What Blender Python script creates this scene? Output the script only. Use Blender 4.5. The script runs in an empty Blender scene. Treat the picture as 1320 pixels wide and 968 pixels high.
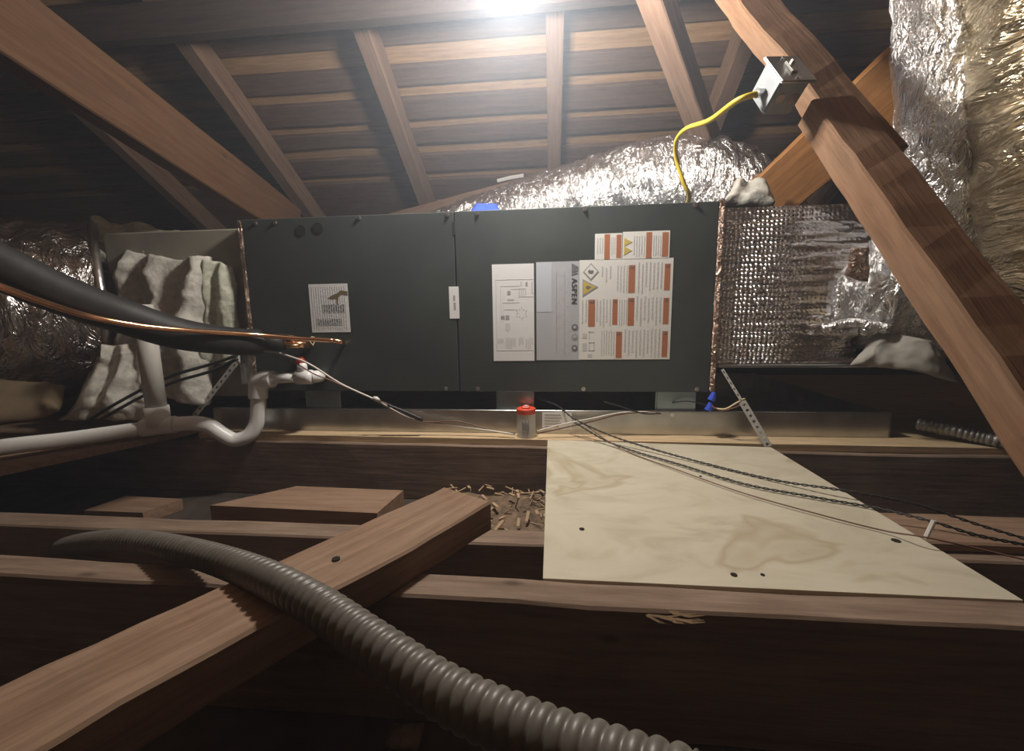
import bpy, bmesh, math, random
from mathutils import Vector, Matrix, noise
random.seed(7)
SC = bpy.context.scene
COL = SC.collection
V = Vector

# ---------------------------------------------------------------- camera
F = 535.0                                     # focal length in pixels of a 1320 x 968 frame
CAM = V((0.0, 0.0, 0.49))
RX = V((0.99543, 0.0944, -0.0145)); FW = V((-0.0955, 0.98486, -0.1443))
FW.normalize(); RX = (RX - FW*RX.dot(FW)).normalized(); UP = RX.cross(FW)
cd = bpy.data.cameras.new('camera'); cd.sensor_width = 36; cd.lens = 36*F/1320; cd.clip_start = .01; cd.clip_end = 50
cam = bpy.data.objects.new('camera', cd); COL.objects.link(cam); SC.camera = cam
m = Matrix((RX, UP, -FW)).transposed().to_4x4(); m.translation = CAM
cam.matrix_world = m
def ray(px, py): return RX*(px-660) + UP*(484-py) + FW*F
def aty(px, py, y): d = ray(px, py); return CAM + d*(y/d.y)
def atz(px, py, z): d = ray(px, py); return CAM + d*((z-CAM.z)/d.z)
def atx(px, py, x): d = ray(px, py); return CAM + d*(x/d.x)

# ---------------------------------------------------------------- world: dusty attic air, added thicker and bluish round the lamp for lens glare
w = bpy.data.worlds.new('world'); SC.world = w; w.use_nodes = True
wn = w.node_tree; wn.nodes['Background'].inputs[0].default_value = (1, .9, .8, 1); wn.nodes['Background'].inputs[1].default_value = 0.0
vs = wn.nodes.new('ShaderNodeVolumeScatter'); vs.inputs['Color'].default_value = (.74, .84, 1, 1)
vs.inputs['Anisotropy'].default_value = 0.15
LAMP = V((-.085, .96, 1.185)); LAMP_W = 60.0
ge = wn.nodes.new('ShaderNodeNewGeometry'); di = wn.nodes.new('ShaderNodeVectorMath'); di.operation = 'DISTANCE'; di.inputs[1].default_value = LAMP
wn.links.new(ge.outputs['Position'], di.inputs[0])
mr = wn.nodes.new('ShaderNodeMapRange'); mr.interpolation_type = 'SMOOTHERSTEP'
mr.inputs['From Min'].default_value = 0; mr.inputs['From Max'].default_value = .9; mr.inputs['To Min'].default_value = .17; mr.inputs['To Max'].default_value = .036
wn.links.new(di.outputs['Value'], mr.inputs['Value']); wn.links.new(mr.outputs['Result'], vs.inputs['Density'])
wn.links.new(vs.outputs[0], wn.nodes['World Output'].inputs['Volume'])
SC.view_settings.view_transform = 'Standard'; SC.view_settings.look = 'None'
SC.view_settings.gamma = 1; SC.view_settings.use_curve_mapping = False
SC.view_settings.exposure = 0.15
LAMP_COL = (1.0, .945, .86)
SC.cycles.max_bounces = 8; SC.cycles.volume_bounces = 1; SC.cycles.sample_clamp_indirect = 4.0
SC.cycles.caustics_reflective = False; SC.cycles.caustics_refractive = False

# ---------------------------------------------------------------- materials
def mat(name):
    m = bpy.data.materials.new(name); m.use_nodes = True
    return m, m.node_tree, m.node_tree.nodes['Principled BSDF']
def nd(t, kind, **kw):
    n = t.nodes.new(kind)
    for k, v in kw.items():
        if k in n.inputs: n.inputs[k].default_value = v
        else: setattr(n, k, v)
    return n
def ramp(t, fac, stops):
    r = t.nodes.new('ShaderNodeValToRGB'); e = r.color_ramp.elements
    while len(e) < len(stops): e.new(.5)
    for q, (p, c) in zip(e, stops): q.position = p; q.color = (*c, 1)
    t.links.new(fac, r.inputs[0]); return r
def coords(t, scale=(1, 1, 1), kind='Object'):
    tc = t.nodes.new('ShaderNodeTexCoord'); mp = t.nodes.new('ShaderNodeMapping')
    mp.inputs['Scale'].default_value = scale; t.links.new(tc.outputs[kind], mp.inputs[0]); return mp.outputs[0]
def bump(t, b, h, s, d=.01):
    n = nd(t, 'ShaderNodeBump', Strength=s, Distance=d); t.links.new(h, n.inputs['Height']); t.links.new(n.outputs[0], b.inputs['Normal']); return n
def wood(name, c1, c2, rough=.8, dust=.25, dustc=(.3, .24, .19)):
    m, t, b = mat(name)
    co = coords(t, (1.6, 26, 26))
    n1 = nd(t, 'ShaderNodeTexNoise', Scale=2.2, Detail=6.0, Roughness=.62); t.links.new(co, n1.inputs['Vector'])
    r1 = ramp(t, n1.outputs[0], [(.3, c1), (.72, c2)])
    co2 = coords(t, (3, 5, 5))
    n2 = nd(t, 'ShaderNodeTexNoise', Scale=3.0, Detail=5.0); t.links.new(co2, n2.inputs['Vector'])
    r2 = ramp(t, n2.outputs[0], [(.45, (0, 0, 0)), (.7, (dust, dust, dust))])
    mx = nd(t, 'ShaderNodeMixRGB'); t.links.new(r2.outputs[0], mx.inputs[0]); t.links.new(r1.outputs[0], mx.inputs[1]); mx.inputs[2].default_value = (*dustc, 1)
    # small dark nail stains and knots
    vo = nd(t, 'ShaderNodeTexVoronoi', Scale=5.0); t.links.new(coords(t, (.8, 2, 2)), vo.inputs['Vector'])
    r3 = ramp(t, vo.outputs['Distance'], [(.02, (.35, .35, .35)), (.07, (1, 1, 1))])
    m2 = nd(t, 'ShaderNodeMixRGB', blend_type='MULTIPLY'); m2.inputs[0].default_value = .8
    t.links.new(mx.outputs[0], m2.inputs[1]); t.links.new(r3.outputs[0], m2.inputs[2])
    n4 = nd(t, 'ShaderNodeTexNoise', Scale=9.0, Detail=4.0, Roughness=.7); t.links.new(coords(t, (1.2, 14, 14)), n4.inputs['Vector'])
    r4 = ramp(t, n4.outputs[0], [(.32, (.70, .68, .66)), (.6, (1.05, 1.05, 1.05))])
    m4 = nd(t, 'ShaderNodeMixRGB', blend_type='MULTIPLY'); m4.inputs[0].default_value = .8
    t.links.new(m2.outputs[0], m4.inputs[1]); t.links.new(r4.outputs[0], m4.inputs[2])
    t.links.new(m4.outputs[0], b.inputs['Base Color'])
    b.inputs['Roughness'].default_value = rough; b.inputs['Specular IOR Level'].default_value = .25
    bump(t, b, n1.outputs[0], .35, .004)
    return m
def plain(name, c, rough=.5, metal=0.0, nscale=0, nstr=0, var=0):
    m, t, b = mat(name)
    b.inputs['Base Color'].default_value = (*c, 1); b.inputs['Roughness'].default_value = rough; b.inputs['Metallic'].default_value = metal
    if nscale:
        n = nd(t, 'ShaderNodeTexNoise', Scale=nscale, Detail=5.0); t.links.new(coords(t), n.inputs['Vector'])
        if var:
            r = ramp(t, n.outputs[0], [(.3, tuple(x*(1-var) for x in c)), (.7, tuple(min(1, x*(1+var)) for x in c))]); t.links.new(r.outputs[0], b.inputs['Base Color'])
        if nstr: bump(t, b, n.outputs[0], nstr, .004)
    return m
def foil(name, c, rough=.22, s1=9, s2=38, stretch=(1, 1, 1), st=.8):
    m, t, b = mat(name)
    co = coords(t, stretch)
    n0 = nd(t, 'ShaderNodeTexNoise', Scale=s1, Detail=3.0, Distortion=1.2); t.links.new(co, n0.inputs['Vector'])
    n1 = nd(t, 'ShaderNodeTexNoise', Scale=s2, Detail=4.0, Roughness=.55, Distortion=2.2); t.links.new(co, n1.inputs['Vector'])
    su = nd(t, 'ShaderNodeMath', operation='SUBTRACT'); su.inputs[1].default_value = .5; t.links.new(n1.outputs[0], su.inputs[0])
    ab = nd(t, 'ShaderNodeMath', operation='ABSOLUTE'); t.links.new(su.outputs[0], ab.inputs[0])     # creases
    ad = nd(t, 'ShaderNodeMath', operation='MULTIPLY_ADD'); ad.inputs[1].default_value = 1.5
    t.links.new(ab.outputs[0], ad.inputs[0]); t.links.new(n0.outputs[0], ad.inputs[2])
    b.inputs['Base Color'].default_value = (*c, 1); b.inputs['Metallic'].default_value = 1.0; b.inputs['Roughness'].default_value = rough
    bump(t, b, ad.outputs[0], st, .016)
    return m
W_JOIST = wood('old_joist_wood', (.19, .13, .095), (.30, .215, .16), .85, .5, (.36, .27, .21))
W_BRACE = wood('brace_wood', (.26, .145, .085), (.37, .215, .13), .8, .3, (.27, .19, .135))
W_ORANGE = wood('orange_wood', (.36, .15, .045), (.48, .23, .08), .7, .1)
W_TIE = wood('tie_beam_wood', (.080, .038, .018), (.115, .058, .028), .8, .15, (.12, .08, .055))
W_RAFTER = wood('rafter_wood', (.20, .12, .082), (.29, .185, .13), .8, .2, (.24,.19,.15))
W_BOARD = wood('weathered_board_wood', (.105, .064, .046), (.17, .108, .078), .9, .3, (.19, .13, .10))
W_DECK = wood('pale_sheathing_wood', (.34, .20, .105), (.50, .315, .175), .8, .1)
W_LEDGE = wood('platform_wood', (.58, .42, .24), (.74, .56, .36), .8, .3, (.5, .42, .3))
W_DARK = wood('dark_attic_wood', (.06, .042, .035), (.10, .07, .055), .9, .2, (.1, .08, .07))
W_FLAT = wood('flat_board_wood', (.25, .158, .105), (.36, .235, .16), .85, .35, (.34, .25, .185))
def plywood():
    m, t, b = mat('plywood_panel')
    co = coords(t, (1.0, 1.9, 1))
    n1 = nd(t, 'ShaderNodeTexNoise', Scale=6.0, Detail=7.0, Roughness=.6, Distortion=1.4); t.links.new(co, n1.inputs['Vector'])
    r1 = ramp(t, n1.outputs[0], [(.25, (.44, .385, .28)), (.48, (.56, .51, .395)), (.75, (.62, .57, .455))])
    n2 = nd(t, 'ShaderNodeTexNoise', Scale=4.3, Detail=3.0, Distortion=.8); t.links.new(coords(t, (1, 1, 1)), n2.inputs['Vector'])
    r2 = ramp(t, n2.outputs[0], [(.57, (0, 0, 0)), (.61, (.55, .55, .55)), (.64, (.15, .15, .15)), (.70, (.35, .35, .35))])
    mx = nd(t, 'ShaderNodeMixRGB'); t.links.new(r2.outputs[0], mx.inputs[0]); t.links.new(r1.outputs[0], mx.inputs[1]); mx.inputs[2].default_value = (.33, .25, .13, 1)
    t.links.new(mx.outputs[0], b.inputs['Base Color']); b.inputs['Roughness'].default_value = .75
    bump(t, b, n1.outputs[0], .2, .003); return m
M_PLY = plywood()
def case_paint():
    m, t, b = mat('charcoal_case_paint')
    n = nd(t, 'ShaderNodeTexNoise', Scale=3.2, Detail=5.0, Roughness=.6); t.links.new(coords(t), n.inputs['Vector'])
    r = ramp(t, n.outputs[0], [(.3, (.042, .049, .047)), (.75, (.068, .077, .074))]); t.links.new(r.outputs[0], b.inputs['Base Color'])
    r2 = ramp(t, n.outputs[0], [(.3, (.38, .38, .38)), (.75, (.55, .55, .55))]); t.links.new(r2.outputs[0], b.inputs['Roughness'])
    n2 = nd(t, 'ShaderNodeTexNoise', Scale=260.0, Detail=2.0); t.links.new(coords(t), n2.inputs['Vector'])
    bump(t, b, n2.outputs[0], .12, .001)
    return m
M_CASE = case_paint()
M_CASE_IN = plain('dark_case_gap', (.02, .022, .022), .6)
M_SILVER = foil('silver_foil', (.86, .86, .88), .26, 11, 22, (1.6, 1.6, .7), .9)
M_FOILDK = foil('dull_foil', (.62, .59, .58), .24, 10, 20, (1, 1, .35), .8)
M_WARMLIT = foil('tinted_foil', (.64, .545, .38), .25, 5, 6, (.8, .8, 3.2), 1.0)  # warm bounce light painted into the foil colour
M_SHINY = foil('bright_foil', (.94, .94, .96), .27, 9, 20, (1.6, 1, .6), .9)
def bubble_foil():
    m, t, b = mat('bubble_foil')
    vo = nd(t, 'ShaderNodeTexVoronoi', Scale=95.0, Randomness=.35); t.links.new(coords(t), vo.inputs['Vector'])
    r = ramp(t, vo.outputs['Distance'], [(.1, (1, 1, 1)), (.5, (0, 0, 0))])
    sx = nd(t, 'ShaderNodeSeparateXYZ'); t.links.new(coords(t), sx.inputs[0])
    fade = nd(t, 'ShaderNodeMapRange'); t.links.new(sx.outputs[0], fade.inputs['Value'])      # loose wrap turns smooth and ribbed to the right
    for k, v in (('From Min', -.06), ('From Max', .03), ('To Min', 1.0), ('To Max', .12)): fade.inputs[k].default_value = v
    mu = nd(t, 'ShaderNodeMath', operation='MULTIPLY'); t.links.new(r.outputs[0], mu.inputs[0]); t.links.new(fade.outputs[0], mu.inputs[1])
    n = nd(t, 'ShaderNodeTexNoise', Scale=16.0, Detail=4.0); t.links.new(coords(t, (.6, 1, 1.5)), n.inputs['Vector'])
    ad = nd(t, 'ShaderNodeMath', operation='MULTIPLY_ADD'); ad.inputs[1].default_value = 2.2
    t.links.new(n.outputs[0], ad.inputs[0]); t.links.new(mu.outputs[0], ad.inputs[2])
    b.inputs['Base Color'].default_value = (.84, .81, .81, 1); b.inputs['Metallic'].default_value = 1; b.inputs['Roughness'].default_value = .22
    bump(t, b, ad.outputs[0], .85, .006); return m
M_BUBBLE = bubble_foil()
M_FIBER = plain('fiberglass', (.50, .51, .42), .95, 0, 60, .9, .25)
M_FIBER_W = plain('pale_fiberglass', (.56, .54, .49), .9, 0, 55, .9, .2)
M_FLAP = plain('grey_insulation', (.40, .38, .34), .85, 0, 20, .6, .2)
M_KRAFT = plain('kraft_paper', (.20, .15, .09), .85, 0, 12, .4, .25)
M_PLENUM = plain('duct_board_grey', (.33, .31, .26), .8, 0, 9, .2, .15)
M_FOAM = plain('black_foam', (.021, .020, .021), .55, 0, 60, .15, .2)
M_COPPER = plain('copper', (.90, .50, .28), .16, 1.0, 20, .04, .06)
M_BRASS = plain('brass', (.72, .52, .28), .32, 1.0)
M_PVC = plain('white_pvc', (.92, .92, .92), .33, 0, 20, .02, .01)
M_PVC_SHADE = plain('grey_pvc', (.60, .58, .54), .45, 0, 20, .02, .05)  # white pipe in shade, the shade put into a greyer colour
M_GALV = plain('galvanised_steel', (.55, .54, .52), .30, 1.0, 14, .05, .15)
M_GALVBLUE = plain('bluish_galvanised_steel', (.38, .46, .50), .3, 1.0, 14, .05, .15)  # bluish reflection under the unit painted into the steel colour
M_STRAP = plain('strap_steel', (.66, .66, .64), .5, .35, 30, .1, .1)
M_ZINC = plain('zinc_screw', (.75, .75, .76), .25, 1.0)
M_BOX = plain('junction_box_steel', (.36, .385, .41), .45, .2, 30, .1, .12)
M_COVER = plain('cover_plate_steel', (.62, .63, .63), .36, .9, 30, .08, .1)
M_YELLOW = plain('yellow_jacket', (.80, .60, .06), .45)
M_RED = plain('red_plastic', (.72, .075, .03), .4)
M_WHITEP = plain('white_plastic', (.80, .79, .76), .4)
M_BLUE = plain('blue_plastic', (.04, .09, .62), .4)
M_BLACK = plain('black_wire', (.025, .024, .024), .5)
M_WHITEW = plain('white_wire', (.72, .68, .62), .5)
M_BROWNW = plain('brown_wire', (.20, .10, .07), .5)
M_CREAMW = plain('cream_wire', (.74, .62, .38), .5)
M_GREYC = plain('grey_conduit', (.145, .132, .115), .42, 0, 40, .08, .12)
M_CONDR = plain('grey_metal_conduit', (.30, .29, .28), .45, .6, 40, .1, .1)
M_LABEL = plain('label_paper', (.90, .91, .93), .5)
M_LABELC = plain('warning_label_paper', (.90, .90, .88), .5)
M_LABELG = plain('silver_label', (.58, .60, .66), .45, .1)
M_LABELB = plain('silver_label_band', (.68, .73, .82), .45, .1)
M_ORANGE = plain('orange_print', (.50, .19, .10), .6)
M_YPRINT = plain('yellow_print', (.68, .52, .14), .6)
M_INK = plain('grey_print', (.40, .40, .41), .7)
M_INKL = plain('pale_grey_print', (.64, .64, .66), .7)
M_INKD = plain('dark_print', (.07, .07, .075), .7)
M_INKM = plain('mid_grey_print', (.20, .20, .21), .7)
M_RUST = plain('rust_stain', (.19, .15, .07), .8)
M_HOLE = plain('dark_hole', (.012, .009, .008), .9)
M_DRYWALL = plain('dusty_floor', (.07, .052, .042), .95, 0, 14, .5, .4)
M_DUST = plain('brown_dust', (.17, .115, .075), .95, 0, 60, .8, .5)
M_CHIP = plain('wood_chip', (.40, .28, .17), .85, 0, 30, .2, .3)
M_TAPE = plain('silver_tape', (.80, .80, .80), .3, 1.0, 60, .3)
M_BROWNFOIL = foil('brown_reflecting_foil', (.42, .30, .24), .25, 14, 40)

# ---------------------------------------------------------------- helpers
ORG = {}
def tag(o, label=None, cat=None, group=None, kind=None):
    if label: o['label'] = label
    if cat: o['category'] = cat
    if group: o['group'] = group
    if kind: o['kind'] = kind
    return o
def thing(name, loc, label, cat, group=None):
    o = bpy.data.objects.new(name, None); COL.objects.link(o); o.location = loc; o.empty_display_size = .05
    ORG[o.name] = V(loc); return tag(o, label, cat, group)
def build(name, bm, m, parent=None, origin=None, smooth=False, label=None):
    """bm in world coordinates -> one mesh object"""
    if origin is None:
        origin = ORG[parent.name] if parent else sum((v.co for v in bm.verts), V())/max(1, len(bm.verts))
    origin = V(origin)
    for v in bm.verts: v.co -= origin
    bmesh.ops.recalc_face_normals(bm, faces=bm.faces)
    me = bpy.data.meshes.new(name); bm.to_mesh(me); bm.free()
    for mm in (m if isinstance(m, (list, tuple)) else [m]): me.materials.append(mm)
    if smooth:
        for p in me.polygons: p.use_smooth = True
    o = bpy.data.objects.new(name, me); COL.objects.link(o)
    if parent: o.parent = parent; o.location = origin - ORG[parent.name]
    else: o.location = origin
    ORG[o.name] = origin
    if label: o['label'] = label
    return o
def nz(p, s, seed=0): return noise.noise(V(p)*s + V((seed*3.7, seed*1.3, seed*7.1)))
def nzv(p, s, seed=0): return V((nz(p, s, seed), nz(p, s, seed+11), nz(p, s, seed+23)))
def box(bm, a, b, bev=0, mi=0):
    a, b = V(a), V(b); c = (a+b)/2; s = b-a
    r = bmesh.ops.create_cube(bm, size=1.0)
    for v in r['verts']: v.co = V((v.co.x*s.x, v.co.y*s.y, v.co.z*s.z)) + c
    if bev:
        es = list({e for v in r['verts'] for e in v.link_edges})
        bmesh.ops.bevel(bm, geom=es, offset=bev, segments=1, affect='EDGES')
    return r['verts']
def frame(p0, p1, up):
    x = (p1-p0).normalized(); z = (up - x*up.dot(x)).normalized(); y = z.cross(x)
    return x, y, z
def beam(name, p0, p1, w, h, up, m, label=None, cat=None, group=None, parent=None, n=14, jit=.0016, ch=.003, seed=0, endcut=0.0, kind=None):
    """rectangular timber with worn edges, its own axis along local X"""
    p0, p1, up = V(p0), V(p1), V(up); x, y, z = frame(p0, p1, up); L = (p1-p0).length
    M4 = Matrix((x, y, z)).transposed().to_4x4(); M4.translation = (p0+p1)/2
    cs = [(-w/2+ch, -h/2), (w/2-ch, -h/2), (w/2, -h/2+ch), (w/2, h/2-ch), (w/2-ch, h/2), (-w/2+ch, h/2), (-w/2, h/2-ch), (-w/2, -h/2+ch)]
    bm = bmesh.new(); rings = []
    for i in range(n+1):
        t = i/n; X = -L/2 + L*t; ring = []
        for k, (a, b) in enumerate(cs):
            q = V((X, a, b)); d = nzv(q*1.0, 6, seed)*jit*2 + nzv(q, 22, seed+5)*jit
            xx = X + (endcut*b/h if i == n else 0) + (nz(q, 60, seed)*.006 if i in (0, n) else 0)
            ring.append(bm.verts.new((xx, a+d.y, b+d.z)))
        rings.append(ring)
    for i in range(n):
        for k in range(8): bm.faces.new((rings[i][k], rings[i][(k+1) % 8], rings[i+1][(k+1) % 8], rings[i+1][k]))
    bm.faces.new(rings[0][::-1]); bm.faces.new(rings[-1])
    bmesh.ops.recalc_face_normals(bm, faces=bm.faces)
    me = bpy.data.meshes.new(name); bm.to_mesh(me); bm.free(); me.materials.append(m)
    o = bpy.data.objects.new(name, me); COL.objects.link(o)
    if parent:
        o.parent = parent; o.matrix_basis = Matrix.Translation(-ORG[parent.name]) @ M4
    else: o.matrix_world = M4
    ORG[o.name] = (p0+p1)/2
    return tag(o, label, cat, group, kind)
def spline(pts, n):
    """Catmull-Rom through pts, n samples per span"""
    P = [V(p) for p in pts]; P = [P[0]*2-P[1]] + P + [P[-1]*2-P[-2]]; out = []
    for i in range(1, len(P)-2):
        for k in range(n):
            t = k/n; a, b, c, d = P[i-1:i+3]
            out.append(.5*((2*b) + (c-a)*t + (2*a-5*b+4*c-d)*t*t + (-a+3*b-3*c+d)*t**3))
    out.append(P[-2]); return out
def resample(path, step):
    out = [path[0]]; acc = 0
    for a, b in zip(path, path[1:]):
        L = (b-a).length
        while L > 1e-9 and acc + L >= step:
            t = (step-acc)/L; a = a.lerp(b, t); out.append(a); L = (b-a).length; acc = 0
        acc += L
    out.append(path[-1]); return out
def tube(bm, path, rad, seg=12, cap=True, disp=None):
    """rad: number or f(i, s); disp(p, n, i, k, s) -> extra radial offset"""
    n = len(path); s = 0; prev = None; rings = []
    for i in range(n):
        t = (path[min(i+1, n-1)] - path[max(i-1, 0)]).normalized()
        if prev is None:
            ref = V((0, 0, 1)) if abs(t.z) < .9 else V((1, 0, 0)); nrm = (ref - t*ref.dot(t)).normalized()
        else: nrm = (prev - t*prev.dot(t)).normalized()
        prev = nrm; bi = t.cross(nrm)
        if i: s += (path[i]-path[i-1]).length
        r = rad(i, s) if callable(rad) else rad; ring = []
        for k in range(seg):
            a = 2*math.pi*k/seg; d = nrm*math.cos(a) + bi*math.sin(a); rr = r
            if disp: rr += disp(path[i]+d*r, d, i, k, s)
            ring.append(bm.verts.new(path[i]+d*rr))
        rings.append(ring)
    for i in range(n-1):
        for k in range(seg): bm.faces.new((rings[i][k], rings[i][(k+1) % seg], rings[i+1][(k+1) % seg], rings[i+1][k]))
    if cap: bm.faces.new(rings[0][::-1]); bm.faces.new(rings[-1])
    return bm
def wire(name, pts, r, m, label=None, cat=None, parent=None, n=8, seg=6, group=None):
    bm = bmesh.new(); tube(bm, spline(pts, n), r, seg)
    o = build(name, bm, m, parent, smooth=True)
    if cat: tag(o, label, cat, group)
    elif label: o['label'] = label
    return o
def disc_cyl(bm, c, axis, r, h, seg=14, r2=None):
    c, axis = V(c), V(axis).normalized(); ref = V((0, 0, 1)) if abs(axis.z) < .9 else V((1, 0, 0))
    u = (ref-axis*ref.dot(axis)).normalized(); v = axis.cross(u); r2 = r if r2 is None else r2
    A = [bm.verts.new(c + (u*math.cos(2*math.pi*k/seg)+v*math.sin(2*math.pi*k/seg))*r) for k in range(seg)]
    B = [bm.verts.new(c + axis*h + (u*math.cos(2*math.pi*k/seg)+v*math.sin(2*math.pi*k/seg))*r2) for k in range(seg)]
    for k in range(seg): bm.faces.new((A[k], A[(k+1) % seg], B[(k+1) % seg], B[k]))
    bm.faces.new(A[::-1]); bm.faces.new(B)
def batt(bm, corners, nu, nv, thick, amp, scale, seed, fold=0.0, nfold=3):
    """puffy folded sheet between four world corners (00,10,11,01)"""
    a, b, c, d = [V(p) for p in corners]; nrm = (b-a).cross(d-a).normalized(); G = []
    for sgn in (1, -1):
        g = []
        for i in range(nu+1):
            row = []
            for j in range(nv+1):
                u, v = i/nu, j/nv; p = a.lerp(b, u).lerp(d.lerp(c, u), v)
                e = min(1, 6*min(u, 1-u, v, 1-v)+.05)**.5
                p += nzv(p, scale, seed)*amp + nzv(p, scale*3, seed+3)*amp*.32 + nzv(p, scale*8, seed+6)*amp*.08
                p += nrm*(math.sin(u*math.pi*2*nfold + nz(p, 4, seed)*2)*fold)
                p += nrm*sgn*thick/2*e*(1+.35*nz(p, scale*2, seed+9))
                row.append(bm.verts.new(p))
            g.append(row)
        G.append(g)
    for q, g in enumerate(G):
        for i in range(nu):
            for j in range(nv): bm.faces.new((g[i][j], g[i+1][j], g[i+1][j+1], g[i][j+1]))
    def edge(lst):
        for (p, q), (r, s) in zip(lst, lst[1:]): bm.faces.new((p, r, s, q))
    edge([(G[0][i][0], G[1][i][0]) for i in range(nu+1)]); edge([(G[0][i][nv], G[1][i][nv]) for i in range(nu+1)])
    edge([(G[0][0][j], G[1][0][j]) for j in range(nv+1)]); edge([(G[0][nu][j], G[1][nu][j]) for j in range(nv+1)])

# ---------------------------------------------------------------- the setting
XL, XR, YB, YF = -3.0, 2.6, -2.4, 4.05
ZR = 2.325                                    # plane of the roof boards at Y = 0: Z = ZR - .6 Y
def roofz(y): return ZR - .6*y
bm = bmesh.new(); box(bm, (XL, YB, -.06), (XR, YF, 0)); tag(build('floor', bm, M_DRYWALL), kind='structure')
bm = bmesh.new(); box(bm, (XL-.06, YB, 0), (XL, YF, 2.6)); tag(build('wall_left', bm, W_DARK), kind='structure')
bm = bmesh.new(); box(bm, (XR, YB, 0), (XR+.06, YF, 2.6)); tag(build('wall_right', bm, W_DARK), kind='structure')
RIDGE = .35
bm = bmesh.new()
def slab(bm, y0, z0, y1, z1, t=.02):
    vs = [bm.verts.new(p) for p in ((XL, y0, z0), (XR, y0, z0), (XR, y1, z1), (XL, y1, z1), (XL, y0, z0+t), (XR, y0, z0+t), (XR, y1, z1+t), (XL, y1, z1+t))]
    for f in ((0, 1, 2, 3), (7, 6, 5, 4), (0, 4, 5, 1), (1, 5, 6, 2), (2, 6, 7, 3), (3, 7, 4, 0)): bm.faces.new([vs[i] for i in f])
T = .022
slab(bm, RIDGE, roofz(RIDGE)+T, YF, roofz(YF)+T); slab(bm, RIDGE, roofz(RIDGE)+T, YB-.6, roofz(RIDGE)+T-.75*(RIDGE-YB+.6))
ceil = tag(build('ceiling', bm, W_DECK), kind='structure')
# spaced boards under the sheathing: dark boards, pale gaps, in line with the eave
ys = [.42 + .106*k for k in range(34)]
for k, y in enumerate(ys):
    wd = .060 + .010*math.sin(k*2.3)
    a, b = y+random.uniform(-.006, .006), y+wd
    if 1.93 < y < 2.2: b = y+.104
    sk = random.uniform(-.006, .006)
    beam('sheathing_board', (XL+.01, (a+b)/2+sk, roofz((a+b)/2+sk)+T*.5), (XR-.01, (a+b)/2-sk, roofz((a+b)/2-sk)+T*.5), (b-a)*1.166, T*.96, (0, .6, 1), W_BOARD, parent=ceil, n=16, jit=.0025, ch=.002, seed=k)

# ---------------------------------------------------------------- roof framing
RH, RW = .09, .054
un = V((0, .6, 1)).normalized()
for i, (x, lab) in enumerate([(-1.815, 'dim rafter farthest out over the big return duct'), (-1.205, 'dusty rafter at the left edge of the lit roof boards'), (-.60, 'pinkish rafter in the middle of the lit roof boards'),
             (.01, 'rafter straight above the unit seen end on, upright in view'), (.61, 'rafter with short lit length beside the junction box'), (1.22, 'dark rafter beyond the hanging silver duct'), (1.83, 'rafter in the dark behind the tinted duct')]):
    y0, y1 = .42, 3.55
    off = -un*(RH/2+.001)
    beam('rafter', V((x, y0, roofz(y0)))+off, V((x, y1, roofz(y1)))+off, RW, RH, un, W_RAFTER, lab, 'rafter', 'rafters under the roof boards', n=18, seed=20+i)
py = 1.30; pz = roofz(py)-.105-.003*0
beam('purlin', (XL+.05, py, pz-.055), (.36, py, pz-.055), .04, .095, (0, 0, 1), W_DARK, 'dark purlin board running under the rafters in the lamp glare', 'purlin', seed=31)
TB0, TB1 = aty(133, 118, .88), aty(323, 252, 1.34); td = TB1-TB0
beam('tie_beam', TB0-td*1.3, TB1+td*.55, .045, .142, (0, 0, 1), W_TIE, 'long reddish brown beam sloping down to the left top corner of the unit', 'beam', seed=32)
beam('roof_brace', aty(832, -40, 1.13), aty(922, 215, 1.5), .05, .07, (0, -1, .3), W_RAFTER, 'slim pinkish brace leaning beside the yellow cable', 'brace', seed=33)
beam('valley_board', aty(470, 305, 2.0), aty(900, 195, 1.74), .03, .14, (0, 0, 1), W_RAFTER, 'brown board rising behind the shiny duct above the unit', 'board', seed=34)
bm = bmesh.new(); a, b = aty(641, 233, 1.855), aty(675, 226, 1.835)
tube(bm, [a, (a+b)/2+V((0, 0, .002)), b], .007, 4); tag(build('paper_strip', bm, M_WHITEP), 'small white strip stuck on the brown board behind the shiny duct', 'strip')

# right hand braces (plane of X ~ .45)
def xbrace(name, m0, m1, w, h, mt, label, seed):
    m0, m1 = V(m0), V(m1); a = (m1-m0).normalized(); nx = V((1, 0, 0)); nx = (nx-a*nx.dot(a)).normalized()
    nn = nx.cross(a)
    if nn.y > 0: nn = -nn                      # outward normal of the dark upper face looks to the camera
    c = nx*(w/2) - nn*(h/2)
    return beam(name, m0+c, m1+c, w, h, nn, mt, label, 'brace', seed=seed, n=20, jit=.002)
A0, A1 = aty(1047, 127, .80), aty(1320, 507, .45); dv = (A1-A0)
xbrace('knee_brace', A0, A1+dv*.42, .070, .048, W_BRACE, 'pinkish brown brace with a split top end, crossing in front of the foil plenum', 41)
B0, B1 = aty(963, 10, .98), aty(1047, 117, .845); dv = B1-B0
xbrace('upper_brace', B0-dv*.8, B1+dv*.62, .075, .045, W_BRACE, 'grey brown brace carrying the metal junction box', 42)
beam('cross_beam', aty(985, 262, 1.34), aty(1225, 45, .98), .04, .135, V((-.75, -.1, .7)), W_ORANGE, 'bright orange plank crossing behind the split brace', 'beam', seed=43)

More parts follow.
